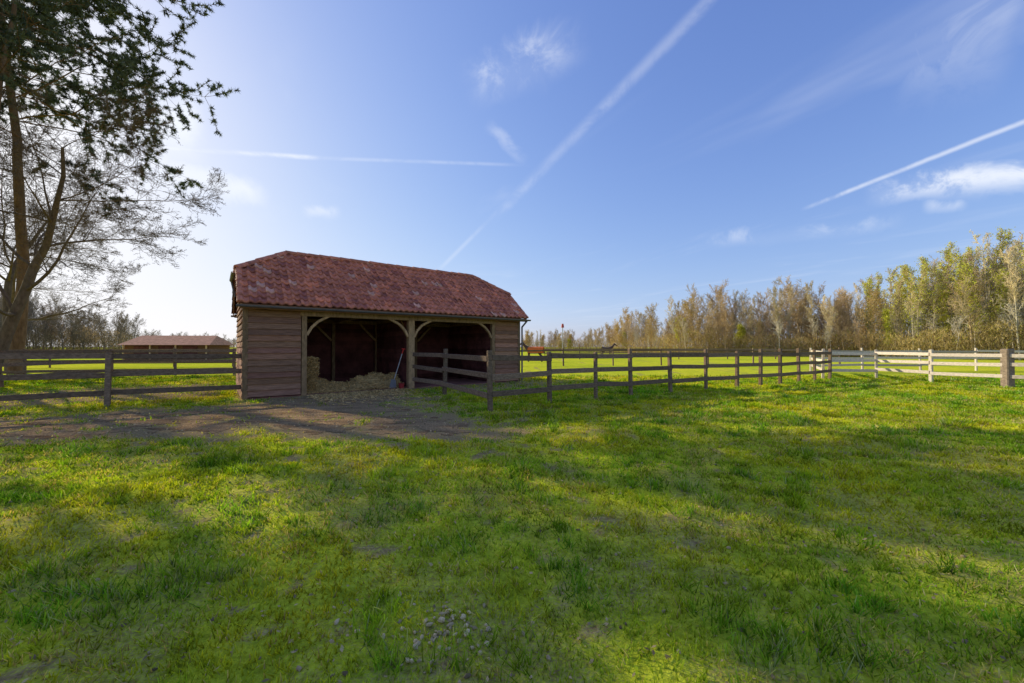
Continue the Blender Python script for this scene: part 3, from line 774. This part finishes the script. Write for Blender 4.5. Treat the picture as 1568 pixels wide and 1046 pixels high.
def thicket(name,cfg,seed,dens):
    g=np.random.default_rng(seed);P=[];Cc=[]
    for(a0,a1,zt,hm,c,nn)in cfg:
        a=g.uniform(a0,a1,nn);Z=np.interp(a,[t[0] for t in zt],[t[1] for t in zt])+g.uniform(-2,14,nn)
        x=(a-784)/600*Z;hh=hm*(.35+1.1*fbm(x*.25,Z*.25,seed,3))
        z=g.random(nn)**1.1*hh
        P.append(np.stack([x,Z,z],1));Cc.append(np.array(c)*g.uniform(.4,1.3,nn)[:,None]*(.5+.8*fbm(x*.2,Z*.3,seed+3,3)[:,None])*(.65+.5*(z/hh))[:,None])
    P=np.concatenate(P);Cc=np.concatenate(Cc);n=len(P)
    d=g.normal(0,.4,(n,3));d[:,2]+=.9;d/=np.linalg.norm(d,axis=1)[:,None];d*=g.uniform(.25,.8,n)[:,None]
    w=np.cross(d,g.normal(0,1,(n,3)));w/=np.linalg.norm(w,axis=1)[:,None];w*=g.uniform(.015,.035,n)[:,None]
    V=np.stack([P-w,P+w,P+d],1).reshape(-1,3)
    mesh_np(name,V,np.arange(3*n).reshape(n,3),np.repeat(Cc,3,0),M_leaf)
thicket("undergrowth",[(935,1340,ZD,4.0,(.62,.46,.23),60000),(1330,1720,ZD,4.0,(.60,.47,.21),52000),(1000,1720,ZD,4.0,(.54,.54,.11),9000),(800,940,ZD,3.4,(.48,.38,.21),16000),
 (-300,215,ZL,4.2,(.38,.29,.18),42000),(205,800,ZL,3.2,(.38,.31,.19),22000)],9,1)

# ------------------------------------------------------------------ world
w=bpy.data.worlds.new("World");scene.world=w;w.use_nodes=True;nt=w.node_tree;L=nt.links.new
for n in list(nt.nodes):nt.nodes.remove(n)
out=N(nt,'ShaderNodeOutputWorld');bg=N(nt,'ShaderNodeBackground');bg.inputs[1].default_value=.15
sky=N(nt,'ShaderNodeTexSky');sky.sky_type='NISHITA';sky.sun_disc=False;sky.sun_elevation=R(SUN_EL);sky.sun_rotation=R(-SUN_AZ)
sky.air_density=1.0;sky.dust_density=1.0;sky.ozone_density=2.0
tc=N(nt,'ShaderNodeTexCoord');G=tc.outputs['Generated']
sx=N(nt,'ShaderNodeSeparateXYZ');L(G,sx.inputs[0])
def M(op,a,b=None,c=None,clamp=False):
    n=N(nt,'ShaderNodeMath',operation=op);n.use_clamp=clamp
    for i_,v in enumerate((a,b,c)):
        if v is None:continue
        if isinstance(v,(int,float)):n.inputs[i_].default_value=v
        else:L(v,n.inputs[i_])
    return n.outputs[0]
ss=N(nt,'ShaderNodeSeparateColor');L(sky.outputs[0],ss.inputs[0])
cs_=N(nt,'ShaderNodeCombineColor')
for i_,gk,top in((0,1.24,6.9),(1,1.40,6.9),(2,2.5,7.0)):
    e_=M('POWER',2.71828,M('MULTIPLY',ss.outputs[i_],-.15*gk))
    L(M('MULTIPLY',M('SUBTRACT',1.0,e_),top),cs_.inputs[i_])
def wnoise(src,sc,det=6,rough=.6,dist=0):
    n=N(nt,'ShaderNodeTexNoise');n.inputs['Scale'].default_value=sc;n.inputs['Detail'].default_value=det;n.inputs['Roughness'].default_value=rough;n.inputs['Distortion'].default_value=dist
    L(src,n.inputs['Vector']);return n.outputs['Fac']
def mrange(v,a,b,c=0,d=1,smooth=True):
    n=N(nt,'ShaderNodeMapRange');n.interpolation_type='SMOOTHSTEP' if smooth else 'LINEAR'
    n.inputs['From Min'].default_value=a;n.inputs['From Max'].default_value=b;n.inputs['To Min'].default_value=c;n.inputs['To Max'].default_value=d
    L(v,n.inputs['Value']);return n.outputs[0]
nA=wnoise(G,9,5,.65,.6)
zc=M('MAXIMUM',sx.outputs[2],.03)
cb=N(nt,'ShaderNodeCombineXYZ');L(M('DIVIDE',M('ADD',sx.outputs[0],M('MULTIPLY',sx.outputs[1],.6)),zc),cb.inputs[0]);L(M('MULTIPLY',M('DIVIDE',M('SUBTRACT',sx.outputs[1],M('MULTIPLY',sx.outputs[0],.6)),zc),.35),cb.inputs[1])
nC=wnoise(cb.outputs[0],.8,4,.62,1.0)
def dirv(x,y): return Vector(((x-784)/600,1,(531-y)/600)).normalized()
acc=M('MULTIPLY',mrange(nC,.52,.8),.15)
wob=M('SUBTRACT',nA,.5)
def streak(x0,y0,x1,y1,wid,stren,lo=.35,hi=.65,wobble=0,fade=.35):
    global acc
    a=dirv(x0,y0);b=dirv(x1,y1);n=a.cross(b).normalized();mid=(a+b).normalized();al=n.cross(mid).normalized()
    half=math.acos(max(-1,min(1,a.dot(b))))/2
    vd=N(nt,'ShaderNodeVectorMath',operation='DOT_PRODUCT');L(G,vd.inputs[0]);vd.inputs[1].default_value=n
    d=vd.outputs['Value']
    if wobble: d=M('ADD',d,M('MULTIPLY',wob,wobble))
    f=mrange(M('ABSOLUTE',d),wid,0)
    va=N(nt,'ShaderNodeVectorMath',operation='DOT_PRODUCT');L(G,va.inputs[0]);va.inputs[1].default_value=al
    s=math.sin(half)
    g=mrange(M('ABSOLUTE',va.outputs['Value']),s,s*(1-fade))
    g=M('MULTIPLY',g,M('GREATER_THAN',sx.outputs[1],0))
    v=M('MULTIPLY',M('MULTIPLY',f,g),mrange(nA,lo,hi,.15,1))
    acc=M('MAXIMUM',acc,M('MULTIPLY',v,stren))
streak(1230,-150,735,355,.018,.20,.3,.6,.012,.3)
streak(780,305,660,425,.008,.2,.3,.6,0,.5)
streak(190,221,500,241,.007,.75,.3,.55,0,.3)
streak(420,238,820,252,.006,.22,.3,.6,0,.5)
streak(1225,322,1640,158,.006,.55,.3,.55,.004,.25)
streak(1320,296,1680,262,.030,.85,.42,.62,.07,.3)
streak(1410,316,1490,312,.014,.4,.3,.6,.05,.6)
streak(700,140,910,50,.06,.45,.42,.68,.08,.6)
streak(130,165,320,205,.07,1.0,.30,.6,.10,.5)
streak(190,250,420,308,.04,.8,.32,.6,.08,.5)
streak(455,322,525,324,.018,.5,.3,.6,.05,.7)
streak(740,185,810,250,.02,.25,.3,.6,.05,.6)
streak(1060,372,1400,338,.022,.3,.42,.62,.06,.4)
streak(1380,70,1600,20,.12,.25,.42,.65,.10,.5)
mixn=N(nt,'ShaderNodeMix',data_type='RGBA');L(acc,mixn.inputs[0]);L(cs_.outputs[0],mixn.inputs[6]);mixn.inputs[7].default_value=(6.2,6.5,7.1,1)
L(mixn.outputs[2],bg.inputs[0]);L(bg.outputs[0],out.inputs[0])

# sun
az=R(SUN_AZ);el=R(SUN_EL);sv=Vector((-math.sin(az)*math.cos(el),math.cos(az)*math.cos(el),math.sin(el)))
sl=bpy.data.lights.new("sun",'SUN');sl.energy=5;sl.angle=R(.5);sl.color=(1,.92,.68)
so=bpy.data.objects.new("sun",sl);so.rotation_euler=sv.to_track_quat('Z','Y').to_euler();so.location=sv*50;link(so)

cd=bpy.data.cameras.new("camera");cd.sensor_width=36;cd.lens=36*600/1568;cd.clip_end=5000;cd.clip_start=.05
co=bpy.data.objects.new("camera",cd);co.location=(0,0,1.5);co.rotation_euler=(R(90.76),0,0);link(co);scene.camera=co
scene.view_settings.view_transform='Standard';scene.view_settings.look='None';scene.view_settings.exposure=0
